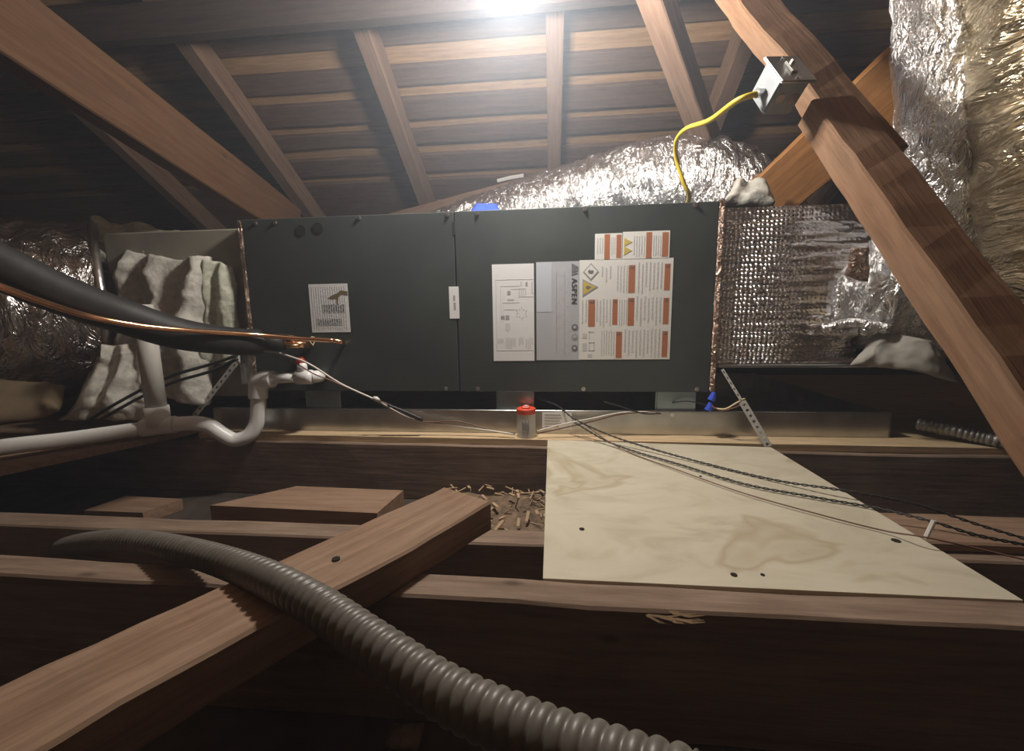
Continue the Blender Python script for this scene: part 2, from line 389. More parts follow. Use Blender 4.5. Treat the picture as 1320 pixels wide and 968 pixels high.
# ---------------------------------------------------------------- joists and platform
JT = .17
beam('ceiling_joist', (-2.6, .446, .085), (2.2, .446, .085), .043, JT, (0, 0, 1), W_JOIST, 'nearest thick joist with a splintered edge, along the front of the plywood', 'joist', n=60, jit=.0022, seed=51)
beam('ceiling_joist', (-2.6, .652, .06), (2.2, .652, .06), .046, .12, (0, 0, 1), W_JOIST, 'low middle joist passing under the plywood sheet', 'joist', n=40, jit=.002, seed=52)
led = beam('ledger_joist', (-2.6, 1.115, .0765), (2.2, 1.035, .0765), .09, .153, (0, 0, 1), W_JOIST, 'far joist whose dark face carries the platform edge', 'joist', n=40, jit=.0015, seed=53)
def prism(pts, z0, z1):
    bm = bmesh.new(); lo = [bm.verts.new((x, y, z0)) for x, y in pts]; hi = [bm.verts.new((x, y, z1)) for x, y in pts]; n = len(pts)
    for i in range(n): bm.faces.new((lo[i], lo[(i+1) % n], hi[(i+1) % n], hi[i]))
    bm.faces.new(lo[::-1]); bm.faces.new(hi); return bm
tag(build('platform_deck', prism([(-1.0, 1.055), (2.1, 1.005), (2.1, 2.2), (-1.0, 2.2)], .1545, .17), W_LEDGE), 'plywood platform deck with a narrow lit ledge under the drain pan', 'platform')
tag(build('walkway_board', prism([(-1.005, 1.03), (-1.16, .70), (-1.45, .1), (-2.6, .1), (-2.6, 2.2), (-1.005, 2.2)], .1715, .187), W_FLAT), 'grey brown board below the white drain pipe at the platform end', 'board')
o = tag(build('plywood_sheet', prism([(-.011, .4695), (.519, .4695), (.519, 1.006), (-.011, 1.042)], .1545, .1695), M_PLY), 'pale stained plywood sheet laid between joist and platform', 'plywood')
for (px, py_, r) in [(750, 682, .004), (1155, 697, .0055), (946, 741, .004), (983, 741, .0025), (938, 617, .003), (903, 614, .003)]:
    bm = bmesh.new(); c = atz(px, py_, .1697); disc_cyl(bm, (c.x, c.y, .1692), (0, 0, 1), r, .0012, 10); build('screw_hole', bm, M_HOLE, o)
tag(build('timber_offcut', prism([(-.685, .727), (-.332, .717), (-.318, .822), (-.566, .829)], .001, .12), W_FLAT), 'thick timber offcut with slanted ends lying before the platform', 'timber')  # left end cut slanted where a shadow edge crosses the timber
tag(build('scrap_board', prism([(-1.145, .857), (-.985, .856), (-.955, .934), (-1.126, .941)], .001, .03), W_FLAT), 'small dim scrap board on the floor beside the timber offcut', 'board')  # slab added in place of a dim patch of floor
beam('side_board', (.44, .70, .128), (2.2, .695, .128), .10, .016, (0, 0, 1), W_FLAT, 'dim flat board running out right from under the plywood', 'board', n=16, seed=55)
beam('loose_beam', (-.60, -.137, .1945), (-.132, .605, .1925), .100, .045, (0, 0, 1), W_FLAT, 'loose reddish two by four lying diagonally over the joists', 'beam', n=30, jit=.0022, seed=56)
lb = bpy.data.objects['loose_beam']
bm = bmesh.new(); c = atz(433, 719, .217); disc_cyl(bm, c-V((0, 0, .0035)), (0, 0, 1), .0045, .003, 10)
k = build('knot', bm, M_HOLE, None); k.parent = lb; k.matrix_parent_inverse = lb.matrix_world.inverted()
# splinters torn from the front joist edge
fj = bpy.data.objects['ceiling_joist']
bm = bmesh.new()
for k in range(9):
    p = atz(832+random.uniform(0, 40), 792+random.uniform(-5, 8), .168); d = V((random.uniform(.02, .05), random.uniform(-.006, .002), random.uniform(-.006, .003)))
    tube(bm, [p, p+d*.5+V((0, -.003, 0)), p+d], lambda i, s: (.0016, .0016, .0004)[i], 4)
k = build('splinter', bm, M_CHIP, None); k.parent = fj; k.matrix_parent_inverse = fj.matrix_world.inverted(); k['kind'] = 'stuff'
# wood chips behind the middle joist
bm = bmesh.new()
for k in range(130):
    x = random.uniform(-.28, .0); y = random.uniform(.70, .97)
    c = V((x, y, random.uniform(.052, .078))); d = V((random.uniform(-1, 1), random.uniform(-1, 1), random.uniform(-.3, .3))).normalized()*random.uniform(.006, .022)
    n_ = V((0, 0, 1)).cross(d).normalized()*random.uniform(.001, .004)
    q = [bm.verts.new(v) for v in (c-d-n_, c+d-n_, c+d+n_, c-d+n_, c-d*.9-n_+V((0, 0, .002)), c+d*.9-n_+V((0, 0, .002)), c+d*.9+n_+V((0, 0, .002)), c-d*.9+n_+V((0, 0, .002)))]
    for f in ((0, 1, 2, 3), (4, 5, 6, 7), (0, 1, 5, 4), (1, 2, 6, 5), (2, 3, 7, 6), (3, 0, 4, 7)): bm.faces.new([q[i] for i in f])
batt(bm, [(-.32, .69, .03), (.05, .69, .03), (.05, .985, .03), (-.32, .985, .03)], 16, 12, .06, .012, 14, 61)
sd = tag(build('sawdust_debris', bm, [M_CHIP, M_DUST]), 'wood chips and sawdust heaped between the joists', 'debris', kind='stuff')
for p in sd.data.polygons: p.material_index = 0 if p.index < 130*6 else 1

# ---------------------------------------------------------------- air handler
UX0, UX1, UY0, UY1, UZ0, UZ1, SX = -.838, .405, 1.10, 1.48, .285, .757, -.252
ah = thing('air_handler', ((UX0+UX1)/2, UY0, UZ0), 'wide charcoal air handler cabinet with white and orange labels', 'air handler')
bm = bmesh.new(); box(bm, (UX0, UY0+.018, UZ0), (UX1, UY1, UZ1), .002); build('cabinet', bm, M_CASE, ah)
pl = []
for (a, b, lab) in ((UX0, SX-.0015, None), (SX+.0015, UX1, None)):
    bm = bmesh.new(); box(bm, (a, UY0, UZ0), (b, UY0+.018, UZ1-.001), .0018)
    pl.append(build('access_panel', bm, M_CASE, ah))
bm = bmesh.new(); box(bm, (SX-.0012, UY0+.004, UZ0), (SX+.0012, UY0+.019, UZ1-.002)); build('seam', bm, M_CASE_IN, ah)
bm = bmesh.new(); box(bm, (SX-.004, UY0-.0012, UZ1-.06), (SX+.003, UY0+.001, UZ1-.025), .001); build('latch', bm, M_HOLE, pl[0])
bm = bmesh.new(); box(bm, (UX0-.012, UY0-.002, UZ0-.002), (UX0, UY0+.05, UZ1-.002), .002); build('foil_edge', bm, M_BROWNFOIL, ah, label='coppery foil strip on the left end')
bm = bmesh.new(); box(bm, (UX1, UY0-.004, UZ0+.0), (UX1+.014, UY0+.05, UZ1+.004), .003); build('foil_edge', bm, M_BROWNFOIL, ah, label='brown foil strip on the right end')
for px, py_ in [(330, 288), (355, 287), (463, 281), (577, 276), (615, 275), (754, 268), (896, 262), (575, 501), (616, 502), (752, 502), (898, 503)]:
    c = aty(px, py_, UY0); z = min(max(c.z, UZ0+.008), UZ1-.008); bm = bmesh.new()
    disc_cyl(bm, (c.x, UY0-.0005, z), (0, -1, 0), .006, .0012, 12); disc_cyl(bm, (c.x, UY0-.0015, z), (0, -1, 0), .0045, .004, 6, .004)
    build('screw', bm, M_ZINC, pl[0] if c.x < SX else pl[1])
for px, py_ in [(388, 297), (410, 294)]:
    c = aty(px, py_, UY0); bm = bmesh.new(); disc_cyl(bm, (c.x, UY0-.0003, c.z), (0, -1, 0), .0155, .0015, 20, .0145); build('knockout_plug', bm, M_HOLE, pl[0])
# --- labels: rectangles in pixels of the photograph, lifted off the panel
YL = UY0 - .0006
def lab_rect(px0, py0, px1, py1):
    a, b = aty(px0, (py0+0), UY0), aty(px1, py1, UY0); return a.x, b.z, b.x, a.z   # x0,z0,x1,z1
def quadbox(bm, x0, z0, x1, z1, y0, t=.0003): box(bm, (x0, y0-t, z0), (x1, y0, z1))
LBL = {}
def label(name, r, m, par):
    x0, z0, x1, z1 = lab_rect(*r); bm = bmesh.new(); quadbox(bm, x0, z0, x1, z1, YL+.0004, .0007)
    o = build(name, bm, m, par); LBL[o.name] = (x0, z0, x1, z1); return o
def marks(name, parent, rects, m, lift=.0006, label=None):
    """rects in 0..1 of the parent label, (u0,v0,u1,v1), v measured down"""
    if 1 < len(rects) <= 8:
        return [marks(name, parent, [q], m, lift, label) for q in rects][-1]
    x0, z0, x1, z1 = LBL[parent.name]; bm = bmesh.new()
    for u0, v0, u1, v1 in rects: quadbox(bm, x0+(x1-x0)*u0, z1-(z1-z0)*v1, x0+(x1-x0)*u1, z1-(z1-z0)*v0, YL-lift+.0003, .0003)
    o = build(name, bm, m, parent, label=label)
    if len(rects) > 8: o['kind'] = 'stuff'
    return o
def poly(name, parent, pts, m, lift=.0008, label=None):
    x0, z0, x1, z1 = LBL[parent.name]; bm = bmesh.new()
    f = [bm.verts.new((x0+(x1-x0)*u, YL-lift, z1-(z1-z0)*v)) for u, v in pts]; b = [bm.verts.new((q.co.x, YL-lift+.0004, q.co.z)) for q in f]; n = len(f)
    bm.faces.new(f); bm.faces.new(b[::-1])
    for i in range(n): bm.faces.new((f[i], f[(i+1) % n], b[(i+1) % n], b[i]))
    return build(name, bm, m, parent, label=label)
rr = random.Random(3)
def vlines(u0, u1, v0, v1, n, fill=.45, ragged=.2):
    """columns of turned small print: n lines running downwards, broken into words"""
    out = []
    for k in range(n):
        a = u0 + (u1-u0)*(k+.25)/n; b = a + (u1-u0)/n*fill; v = v0 + rr.random()*ragged*.3*(v1-v0); e = v1 - rr.random()*ragged*(v1-v0)
        while v < e:
            L = (v1-v0)*rr.uniform(.06, .16); out.append((a, v, b, min(v+L, e))); v += L + (v1-v0)*.02
    return out
# rust stained label, left panel
l1 = label('rating_label', (397.5, 366.5, 452, 428), M_LABEL, pl[0]); l1['label'] = 'greyish square label with a rusty stain'
marks('print', l1, vlines(.05, .95, .05, .96, 15, .4, .05), M_INKL)
marks('print_block', l1, [(.32, .42, .9, .60), (.14, .72, .8, .86)], M_INKL)
poly('rust_stain', l1, [(.47, .30), (.60, .23), (.72, .20), (.82, .14), (1, .16), (1, .24), (.83, .22), (.76, .27), (.73, .42), (.70, .42), (.70, .31), (.58, .31)], M_RUST)
l2 = label('serial_label', (578.5, 369.5, 592.5, 410.5), M_LABEL, pl[0]); l2['label'] = 'small white upright label by the seam'
marks('print', l2, [(.42, .28, .62, .44), (.45, .5, .66, .72)], M_INK)
# wiring diagram label
l3 = label('diagram_label', (634, 341, 689, 465), M_LABEL, pl[1]); l3['label'] = 'white wiring diagram label'
marks('print', l3, [(.08, .155, .98, .158), (.08, .155, .09, .9), (.08, .885, .98, .89), (.2, .22, .66, .224), (.2, .22, .21, .6), (.46, .25, .8, .254), (.63, .33, .98, .334), (.62, .2, .625, .4), (.36, .35, .52, .37), (.25, .39, .65, .394), (.25, .39, .255, .6), (.28, .46, .55, .464), (.58, .42, .585, .52)]
      + [(.64+.05*k, .25, .66+.05*k, .32) for k in range(4)] + [(.94, .18, .97, .3), (.68, .18, .71, .22)], M_INKL)
marks('print_block', l3, [(.2, .525, .29, .56), (.31, .52, .40, .565), (.8, .185, .85, .225), (.36, .27, .44, .31)], M_INK)
x0, z0, x1, z1 = LBL[l3.name]
marks('print_rows', l3, vlines(.30, .55, .75, .88, 6, .5, .3)+vlines(.62, .74, .75, .84, 3, .5, .3)+vlines(.78, .98, .75, .88, 4, .4, .6)+vlines(.1, .25, .76, .82, 4, .5, .2)+vlines(.3, .42, .6, .69, 3, .5, .2), M_INKL)
ring = [(.70+.13*math.cos(a)*(1 if k % 2 else .75), .50+.055*math.sin(a)*(1 if k % 2 else .75)) for k, a in enumerate([i*math.pi/6 for i in range(12)])]
marks('wiring_loop', l3, [(u-.012, v-.008, u+.012, v+.008) for u, v in ring], M_INKL)
# maker's silver label
l4 = label('nameplate_label', (691, 338, 746, 464), M_LABELG, pl[1]); l4['label'] = 'silver maker label with dark lettering'
marks('band', l4, [(.01, .005, .36, .5)], M_LABELB)
marks('print', l4, vlines(.40, .74, .05, .97, 7, .35, .08)+vlines(.72, .82, .35, .97, 2, .3, .1), M_INKL)
marks('print_rule', l4, [(.38, .08, .385, .98), (.47, .1, .475, .98), (.66, .1, .665, .98)], M_INKL)
x0, z0, x1, z1 = LBL[l4.name]; W4, H4 = x1-x0, z1-z0
def turned_text(name, s, u, v, size, parent, m, lift=.0009):
    """lettering that reads downwards"""
    cu = bpy.data.curves.new(name, 'FONT'); cu.body = s; cu.size = size; cu.extrude = .0002; cu.align_x = 'LEFT'; cu.align_y = 'BOTTOM_BASELINE'; cu.offset = .00008; cu.space_character = 1.22
    o = bpy.data.objects.new(name, cu); COL.objects.link(o); cu.materials.append(m); o.parent = parent
    x0, z0, x1, z1 = LBL[parent.name]
    R = Matrix(((0, 1, 0), (0, 0, -1), (-1, 0, 0))).to_4x4()      # text x -> -Z, text y -> +X, normal -> -Y
    R.translation = V((x0+(x1-x0)*u, YL-lift, z1-(z1-z0)*v)) - ORG[parent.name]
    dg = bpy.context.evaluated_depsgraph_get(); me = bpy.data.meshes.new_from_object(o.evaluated_get(dg)); bpy.data.objects.remove(o)
    o = bpy.data.objects.new(name, me); COL.objects.link(o); o.parent = parent; o.matrix_basis = R; o['kind'] = 'stuff'; return o
turned_text('lettering', 'ASPEN', .825, .165, .0195, l4, M_INKD)
for q in ([(.82, .02), (.97, .055), (.97, .075), (.82, .06)], [(.82, .07), (.97, .085), (.97, .10), (.82, .105)], [(.82, .10), (.97, .12), (.82, .14)]):
    poly('emblem', l4, q, M_INKM)
for k, v in enumerate((.66, .76, .875)):
    pts = [(.90+.075*math.cos(i*math.pi/8), v+.033*math.sin(i*math.pi/8)) for i in range(16)]
    poly('approval_mark', l4, pts, M_INKM if k != 1 else M_INK)
    poly('approval_mark_center', l4, [(.90+.035*math.cos(i*math.pi/4+.4), v+.015*math.sin(i*math.pi/4+.4)) for i in range(8)], M_LABELG, .0012)
# big warning label
l5 = label('warning_label', (747, 335.5, 863, 463), M_LABELC, pl[1]); l5['label'] = 'large square label with orange warning bars'
BARS = [(.53, .06, .60, .33), (.91, .055, .97, .31), (.10, .39, .175, .66), (.365, .39, .42, .645), (.53, .38, .60, .655), (.91, .385, .97, .645), (.41, .715, .475, .985), (.91, .715, .97, .975)]
for b in BARS:
    o = marks('warning_bar', l5, [b], M_ORANGE)
marks('bar_sign', l5, [(b[0]+.015, b[1]+.012, b[2]-.015, b[1]+.03) for b in BARS], M_INKM, .001)
marks('print', l5, vlines(.23, .36, .06, .24, 3, .35, .5)+vlines(.40, .53, .06, .33, 4, .4, .1)+vlines(.62, .90, .03, .34, 7, .4, .25)
      + vlines(.02, .10, .39, .66, 2, .4, .2)+vlines(.18, .36, .38, .67, 5, .4, .25)+vlines(.43, .53, .39, .65, 4, .4, .15)+vlines(.61, .90, .36, .66, 7, .4, .3)
      + vlines(.24, .40, .70, .97, 6, .4, .1)+vlines(.49, .90, .69, .98, 10, .42, .2), M_INKL)
def diamond(u, v, a, b): return [(u-a, v), (u, v-b), (u+a, v), (u, v+b)]
poly('hazard_diamond', l5, diamond(.125, .115, .085, .085), M_ORANGE if False else M_INK); poly('diamond_field', l5, diamond(.125, .115, .07, .07), M_LABELC, .0010)
poly('flame_sign', l5, [(.10, .13), (.09, .11), (.115, .09), (.12, .105), (.15, .10), (.155, .12), (.14, .135)], M_INKM, .0013)
poly('warning_triangle', l5, [(.035, .185), (.035, .36), (.205, .265)], M_INK); poly('triangle_field', l5, [(.046, .205), (.046, .34), (.18, .266)], M_YPRINT, .0010)
poly('flame_sign', l5, [(.075, .28), (.07, .262), (.09, .25), (.11, .258), (.13, .264), (.11, .275), (.10, .285)], M_INKM, .0013)
marks('certificate_mark', l5, [(.04, .83, .09, .91), (.11, .82, .175, .83), (.11, .90, .175, .91), (.11, .82, .12, .91), (.165, .82, .175, .91), (.11, .71, .17, .72), (.11, .71, .12, .79), (.04, .73, .09, .78), (.10, .94, .15, .975)], M_INKL)
l6 = label('warning_label', (767, 301.5, 801.5, 334.5), M_LABELC, pl[1]); l6['label'] = 'narrower orange barred label of the upper pair'
b6 = [(.35, .03, .55, .97), (.79, .06, .97, .93)]
for b in b6: marks('warning_bar', l6, [b], M_ORANGE)
marks('print', l6, vlines(.06, .33, .15, .8, 3, .4, .1)+vlines(.57, .77, .15, .85, 3, .4, .1), M_INKL)
l7 = label('warning_label', (803, 299, 862.5, 333), M_LABELC, pl[1]); l7['label'] = 'wider label of the upper pair with yellow triangles'
for b in [(.50, .04, .62, .96), (.84, .06, .97, .93)]: marks('warning_bar', l7, [b], M_ORANGE)
poly('warning_triangle', l7, [(.03, .22), (.03, .52), (.2, .37)], M_YPRINT); poly('warning_triangle', l7, [(.03, .52), (.03, .84), (.2, .68)], M_YPRINT)
marks('print', l7, vlines(.22, .49, .15, .9, 5, .4, .1)+vlines(.64, .83, .15, .9, 4, .4, .1), M_INKL)

# support brackets and drain pan below
pan = thing('drain_pan', (0, 1.11, .1705), 'long shallow galvanised drain pan under the air handler', 'drain pan')
PX0, PX1, PY0, PY1, PH = -.985, .845, 1.095, 1.80, .064
bm = bmesh.new(); box(bm, (PX0, PY0, .1705), (PX1, PY0+.003, .1705+PH), .0008); box(bm, (PX0, PY0, .1705+PH-.003), (PX1, PY0+.012, .1705+PH), .001); build('front_wall', bm, M_GALV, pan)
bm = bmesh.new(); box(bm, (PX0, PY0+.003, .1705), (PX1, PY1-.003, .174)); build('pan_floor', bm, M_GALV, pan)
bm = bmesh.new(); box(bm, (PX0, PY1-.003, .1705), (PX1, PY1, .1705+PH)); build('rear_wall', bm, M_GALV, pan)
for x in (PX0, PX1-.003): bm = bmesh.new(); box(bm, (x, PY0, .1705), (x+.003, PY1, .1705+PH-.003)); build('end_wall', bm, M_GALV, pan)
bm = bmesh.new(); c = aty(866, 534, PY0); disc_cyl(bm, (c.x, PY0+.001, .1705+PH-.008), (0, -1, 0), .0055, .004, 12); build('screw', bm, M_ZINC, pan)
bm = bmesh.new(); r = lab_rect(699, 531, 737, 553); box(bm, (r[0], PY0-.001, r[1]), (r[2], PY0, r[3])); ps = build('sticker', bm, M_LABEL, pan, label='white printed sticker on the pan'); LBL[ps.name] = (r[0], r[1], r[2], r[3])
bm = bmesh.new()
for k in range(5): box(bm, (r[0]+.006, PY0-.0014, r[3]-.008-k*.008), (r[0]+.05+.01*math.sin(k*3), PY0-.001, r[3]-.005-k*.008))
build('print', bm, M_INK, ps)
for i, (px, mt) in enumerate([(417, M_GALVBLUE), (665, M_GALVBLUE), (872, M_GALVBLUE)]):
    c = aty(px, 515, 1.11)
    t_ = thing('support_block', (c.x, 1.11, .174), ['bluish metal block under the unit near the white drain fitting', 'bluish bracket under the unit behind the red capped switch', 'bluish bracket under the unit near the blue connectors'][i], 'bracket', 'blocks holding the unit over the pan')
    bm = bmesh.new(); box(bm, (c.x-.05, 1.1105, .174), (c.x+.05, 1.114, UZ0-.001), .001); build('upright', bm, mt, t_)
    bm = bmesh.new(); box(bm, (c.x-.05, 1.114, .174), (c.x+.05, 1.55, .1775)); build('foot', bm, mt, t_)
    bm = bmesh.new(); box(bm, (c.x-.05, 1.114, UZ0-.005), (c.x+.05, 1.55, UZ0-.001)); build('flange', bm, mt, t_)
    bm = bmesh.new(); box(bm, (c.x-.054, 1.11, .174), (c.x-.0505, 1.55, UZ0-.001), .0005); build('side_plate', bm, mt, t_)

# ---------------------------------------------------------------- return side: plenum, batts, big duct
bm = bmesh.new(); box(bm, (-1.30, 1.135, .26), (-.853, 1.64, .742), .004)
tag(build('return_plenum', bm, M_PLENUM), 'grey beige duct board box joined to the unit left end', 'plenum')
bm = bmesh.new(); box(bm, (-.905, 1.118, .30), (-.8525, 1.132, .44), .003)
tag(build('foil_patch', bm, M_SHINY), 'bright foil patch at the plenum corner above the black pipe', 'foil patch')
def batt_obj(name, corners, nu, nv, th, amp, sc, seed, fold, nf, m, lab, cat='insulation'):
    bm = bmesh.new(); batt(bm, corners, nu, nv, th, amp, sc, seed, fold, nf); return tag(build(name, bm, m, smooth=True), lab, cat)
def C4(y, *pp): return [aty(px, py_, yy) for (px, py_), yy in zip(pp, y if isinstance(y, (list, tuple)) else [y]*4)]
batt_obj('fiberglass_batt', C4([1.09, 1.07, 1.10, 1.14], (150, 505), (258, 520), (268, 335), (165, 325)), 64, 50, .05, .024, 9, 71, .014, 2.6, M_FIBER_W, 'pale folded fiberglass batt hanging over the plenum front')
batt_obj('fiberglass_batt', C4([1.10, 1.11, 1.11, 1.10], (255, 470), (312, 470), (300, 345), (262, 338)), 36, 36, .03, .016, 9, 72, .006, 2, M_FIBER, 'greenish fiberglass batt curling beside the foil patch')
batt_obj('fiberglass_batt', C4([1.16, 1.14, 1.24, 1.30], (140, 350), (214, 345), (232, 302), (125, 284)), 48, 28, .06, .02, 9, 73, .01, 2, M_FIBER, 'greenish fiberglass lump on top behind the big duct rim')
batt_obj('fiberglass_batt', C4([.98, 1.06, 1.08, 1.04], (85, 540), (190, 545), (190, 440), (130, 440)), 48, 36, .04, .024, 10, 74, .012, 2.2, M_FIBER_W, 'crumpled pale insulation tucked under the black pipe')
def crinkle(pitch, a, b, seed, sc=14):
    def f(p, d, i, k, s):
        return a*abs(math.sin(s*math.pi/pitch))**.6 + b*nz(p, sc, seed) + b*.6*nz(p, sc*2.7, seed+4)
    return f
def duct(name, pts, r, m, lab, step=.008, seg=64, pitch=.045, a=.004, b=.006, seed=0, cap=False, sc=14, parent=None):
    bm = bmesh.new(); path = resample(spline(pts, 16), step); tube(bm, path, r, seg, cap, crinkle(pitch, a, b, seed, sc))
    o = build(name, bm, m, parent, smooth=True)
    if lab: tag(o, lab, 'duct')
    return o
ctr = aty(138, 400, 1.26)
rd = thing('return_duct', ctr, 'huge dark silver flexible duct behind the black pipe', 'duct')
path_r = [ctr, ctr+V((-.10, -.11, -.003)), ctr+V((-.24, -.24, -.01)), ctr+V((-.55, -.40, -.03)), ctr+V((-1.0, -.50, -.05)), ctr+V((-1.45, -.50, -.06))]
bm = bmesh.new(); tube(bm, resample(spline(path_r, 16), .009), .266, 80, True, crinkle(.05, .007, .007, 81, 12)); build('foil_jacket', bm, M_FOILDK, rd, smooth=True)
bm = bmesh.new(); tube(bm, [ctr+V((.004, .005, 0)), ctr+V((-.010, -.011, 0))], .274, 64, True, crinkle(1, 0, .004, 82, 10)); build('tape_band', bm, M_TAPE, rd, smooth=True, label='bright tape band on the duct rim')
batt_obj('kraft_batt', C4([.84, .93, .98, .93], (-40, 560), (75, 525), (90, 495), (-40, 490)), 20, 12, .05, .015, 8, 83, .006, 1.5, M_KRAFT, 'brown kraft faced insulation below the huge duct')

# ---------------------------------------------------------------- refrigerant lines
FK = [(-150, 290, .50), (-60, 318, .55), (0, 345, .60), (70, 376, .665), (150, 405, .755), (230, 430, .85), (300, 440, .955), (333, 441, 1.01)]
FP = [aty(*k) for k in FK]
bm = bmesh.new(); tube(bm, resample(spline(FP, 12), .01), lambda i, s: .0368 - .004*min(1, s/.7), 24, True, lambda p, d, i, k, s: .0012*nz(p, 16, 91))
tag(build('insulated_suction_line', bm, M_FOAM, smooth=True), 'thick black foam covered pipe sweeping in from the left', 'pipe')
cl = thing('copper_line', aty(320, 431, .955), 'thin shiny copper tube running along the black foam pipe', 'pipe')
CP = [aty(-120, 322, .472), aty(-50, 348, .518), aty(0, 369, .558), aty(60, 391, .618), aty(120, 409, .688), aty(180, 420, .752), aty(240, 426, .825), aty(320, 431, .955), aty(380, 436, 1.025), aty(430, 439, 1.062)]
bm = bmesh.new(); tube(bm, resample(spline(CP, 12), .008), .0058, 12); build('tube', bm, M_COPPER, cl, smooth=True)
e = aty(430, 439, 1.062); bm = bmesh.new(); tube(bm, spline([e, aty(440, 441, 1.075), aty(443, 444, 1.0995)], 6), .006, 12); build('elbow', bm, M_COPPER, cl, smooth=True)
sf = thing('suction_fitting', aty(345, 443, 1.05), 'brazed copper fitting between black pipe and unit face', 'fitting')
bm = bmesh.new(); tube(bm, [aty(333, 441, 1.022), aty(366, 441, 1.045)], .022, 20); build('foam_sleeve', bm, M_BLACK, sf, smooth=True)
bm = bmesh.new(); tube(bm, spline([aty(362, 443, 1.045), aty(385, 444, 1.06), aty(400, 444, 1.0995)], 6), .011, 16); build('stub', bm, M_COPPER, sf, smooth=True)
bm = bmesh.new(); tube(bm, [aty(367, 434, 1.040), aty(378, 436, 1.046)], .0075, 12); build('valve_core', bm, M_BRASS, sf, smooth=True)
bm = bmesh.new(); tube(bm, [aty(369, 446, 1.035), aty(385, 446, 1.045)], .006, 12); build('cap', bm, M_BRASS, sf, smooth=True)
bm = bmesh.new()
cc = aty(403, 440, 1.068); tube(bm, [cc + V((0, .012*math.cos(a), .012*math.sin(a)))+V((.004*math.sin(2*a), 0, 0)) for a in [i*math.pi/8 for i in range(17)]], .0012, 6)
tag(build('wire_tie', bm, M_CREAMW, smooth=True), 'pale wire loop around the copper line near the unit', 'tie')
bm = bmesh.new(); cc = aty(320, 441, 1.008); ax = (aty(333, 441, 1.02)-aty(300, 440, .99)).normalized(); u = ax.cross(V((0, 0, 1))).normalized(); v = ax.cross(u)
tube(bm, [cc + (u*math.cos(a)+v*math.sin(a))*.0345 for a in [i*math.pi/12 for i in range(25)]], .0016, 6)
tag(build('zip_tie', bm, M_WHITEP, smooth=True), 'white zip tie round the end of the black pipe', 'zip tie')
# dark cables behind, going down left
for i, d in enumerate((0, 9)):
    wire('cable', [aty(306, 458+d*.5, 1.05), aty(270, 470+d, 1.04), aty(215, 487+d, 1.03), aty(150, 520+d, .99), aty(60, 575+d, .9), aty(-20, 612+d, .82)], .0042, M_BLACK,
         ['upper dark cable trailing down left behind the vent pipe', 'lower dark cable trailing down left behind the vent pipe'][i], 'cable')

# ---------------------------------------------------------------- drain piping
dp = thing('drain_pipe', aty(205, 548, .95), 'white plastic drain pipe with a U trap and vent', 'pipe')
R1 = .0192
def pvc(name, pts, r, n=8, m=M_PVC, seg=18):
    bm = bmesh.new(); tube(bm, spline(pts, n) if len(pts) > 2 else [V(p) for p in pts], r, seg); return build(name, bm, m, dp, smooth=True)
TEE = aty(205, 549, .96)
pvc('run', [aty(-120, 599, .665), aty(0, 577, .765), aty(90, 566, .85), aty(186, 552, .955)], R1-.001)
pvc('coupling', [aty(184, 552.5, .953), TEE, aty(226, 547, .97)], R1+.0035)
pvc('tee_branch', [TEE, TEE+V((0, 0, .052))], .0265)
pvc('vent', [TEE+V((0, 0, .045)), TEE+V((0, 0, .312))], .0225, m=M_PVC_SHADE)['label'] = 'grey upright vent stub'
pvc('trap', [aty(224, 547, .965), aty(250, 545.5, .985), aty(270, 549, 1.0), aty(287, 560, 1.01), aty(303, 567, 1.02), aty(321, 561, 1.03), aty(331, 545, 1.04), aty(333, 525, 1.045), aty(333, 505, 1.045)], R1, 8)
E1 = aty(333, 495, 1.045)
pvc('elbow', [aty(333, 513, 1.045), aty(333, 500, 1.045), aty(334, 492, 1.045), aty(342, 489, 1.045), aty(352, 488.5, 1.046)], R1+.0045, 6)
pvc('nipple', [aty(350, 488.5, 1.046), aty(388, 486, 1.05)], .0135)
fs = thing('drain_safety_switch', aty(400, 480, 1.06), 'white drain fitting with a red cap fixed to the unit', 'switch')
bm = bmesh.new(); tube(bm, [aty(383, 486.5, 1.05), aty(398, 486, 1.05), aty(403, 486, 1.053)], .0195, 18); build('hub', bm, M_PVC, fs, smooth=True)
bm = bmesh.new(); tube(bm, spline([aty(402, 486, 1.053), aty(410, 485, 1.065), aty(412, 485, 1.0995)], 6), .0165, 18); build('unit_nipple', bm, M_PVC, fs, smooth=True)
c = aty(390, 478, 1.05); bm = bmesh.new(); tube(bm, [c, c+V((0, 0, .022))], .013, 16); build('riser', bm, M_PVC, fs, smooth=True)
bm = bmesh.new(); tube(bm, [c+V((-.002, 0, .019)), c+V((-.003, 0, .033)), c+V((-.003, 0, .037))], lambda i, s: (.0135, .0125, .008)[i], 14); build('cap', bm, M_RED, fs, smooth=True)
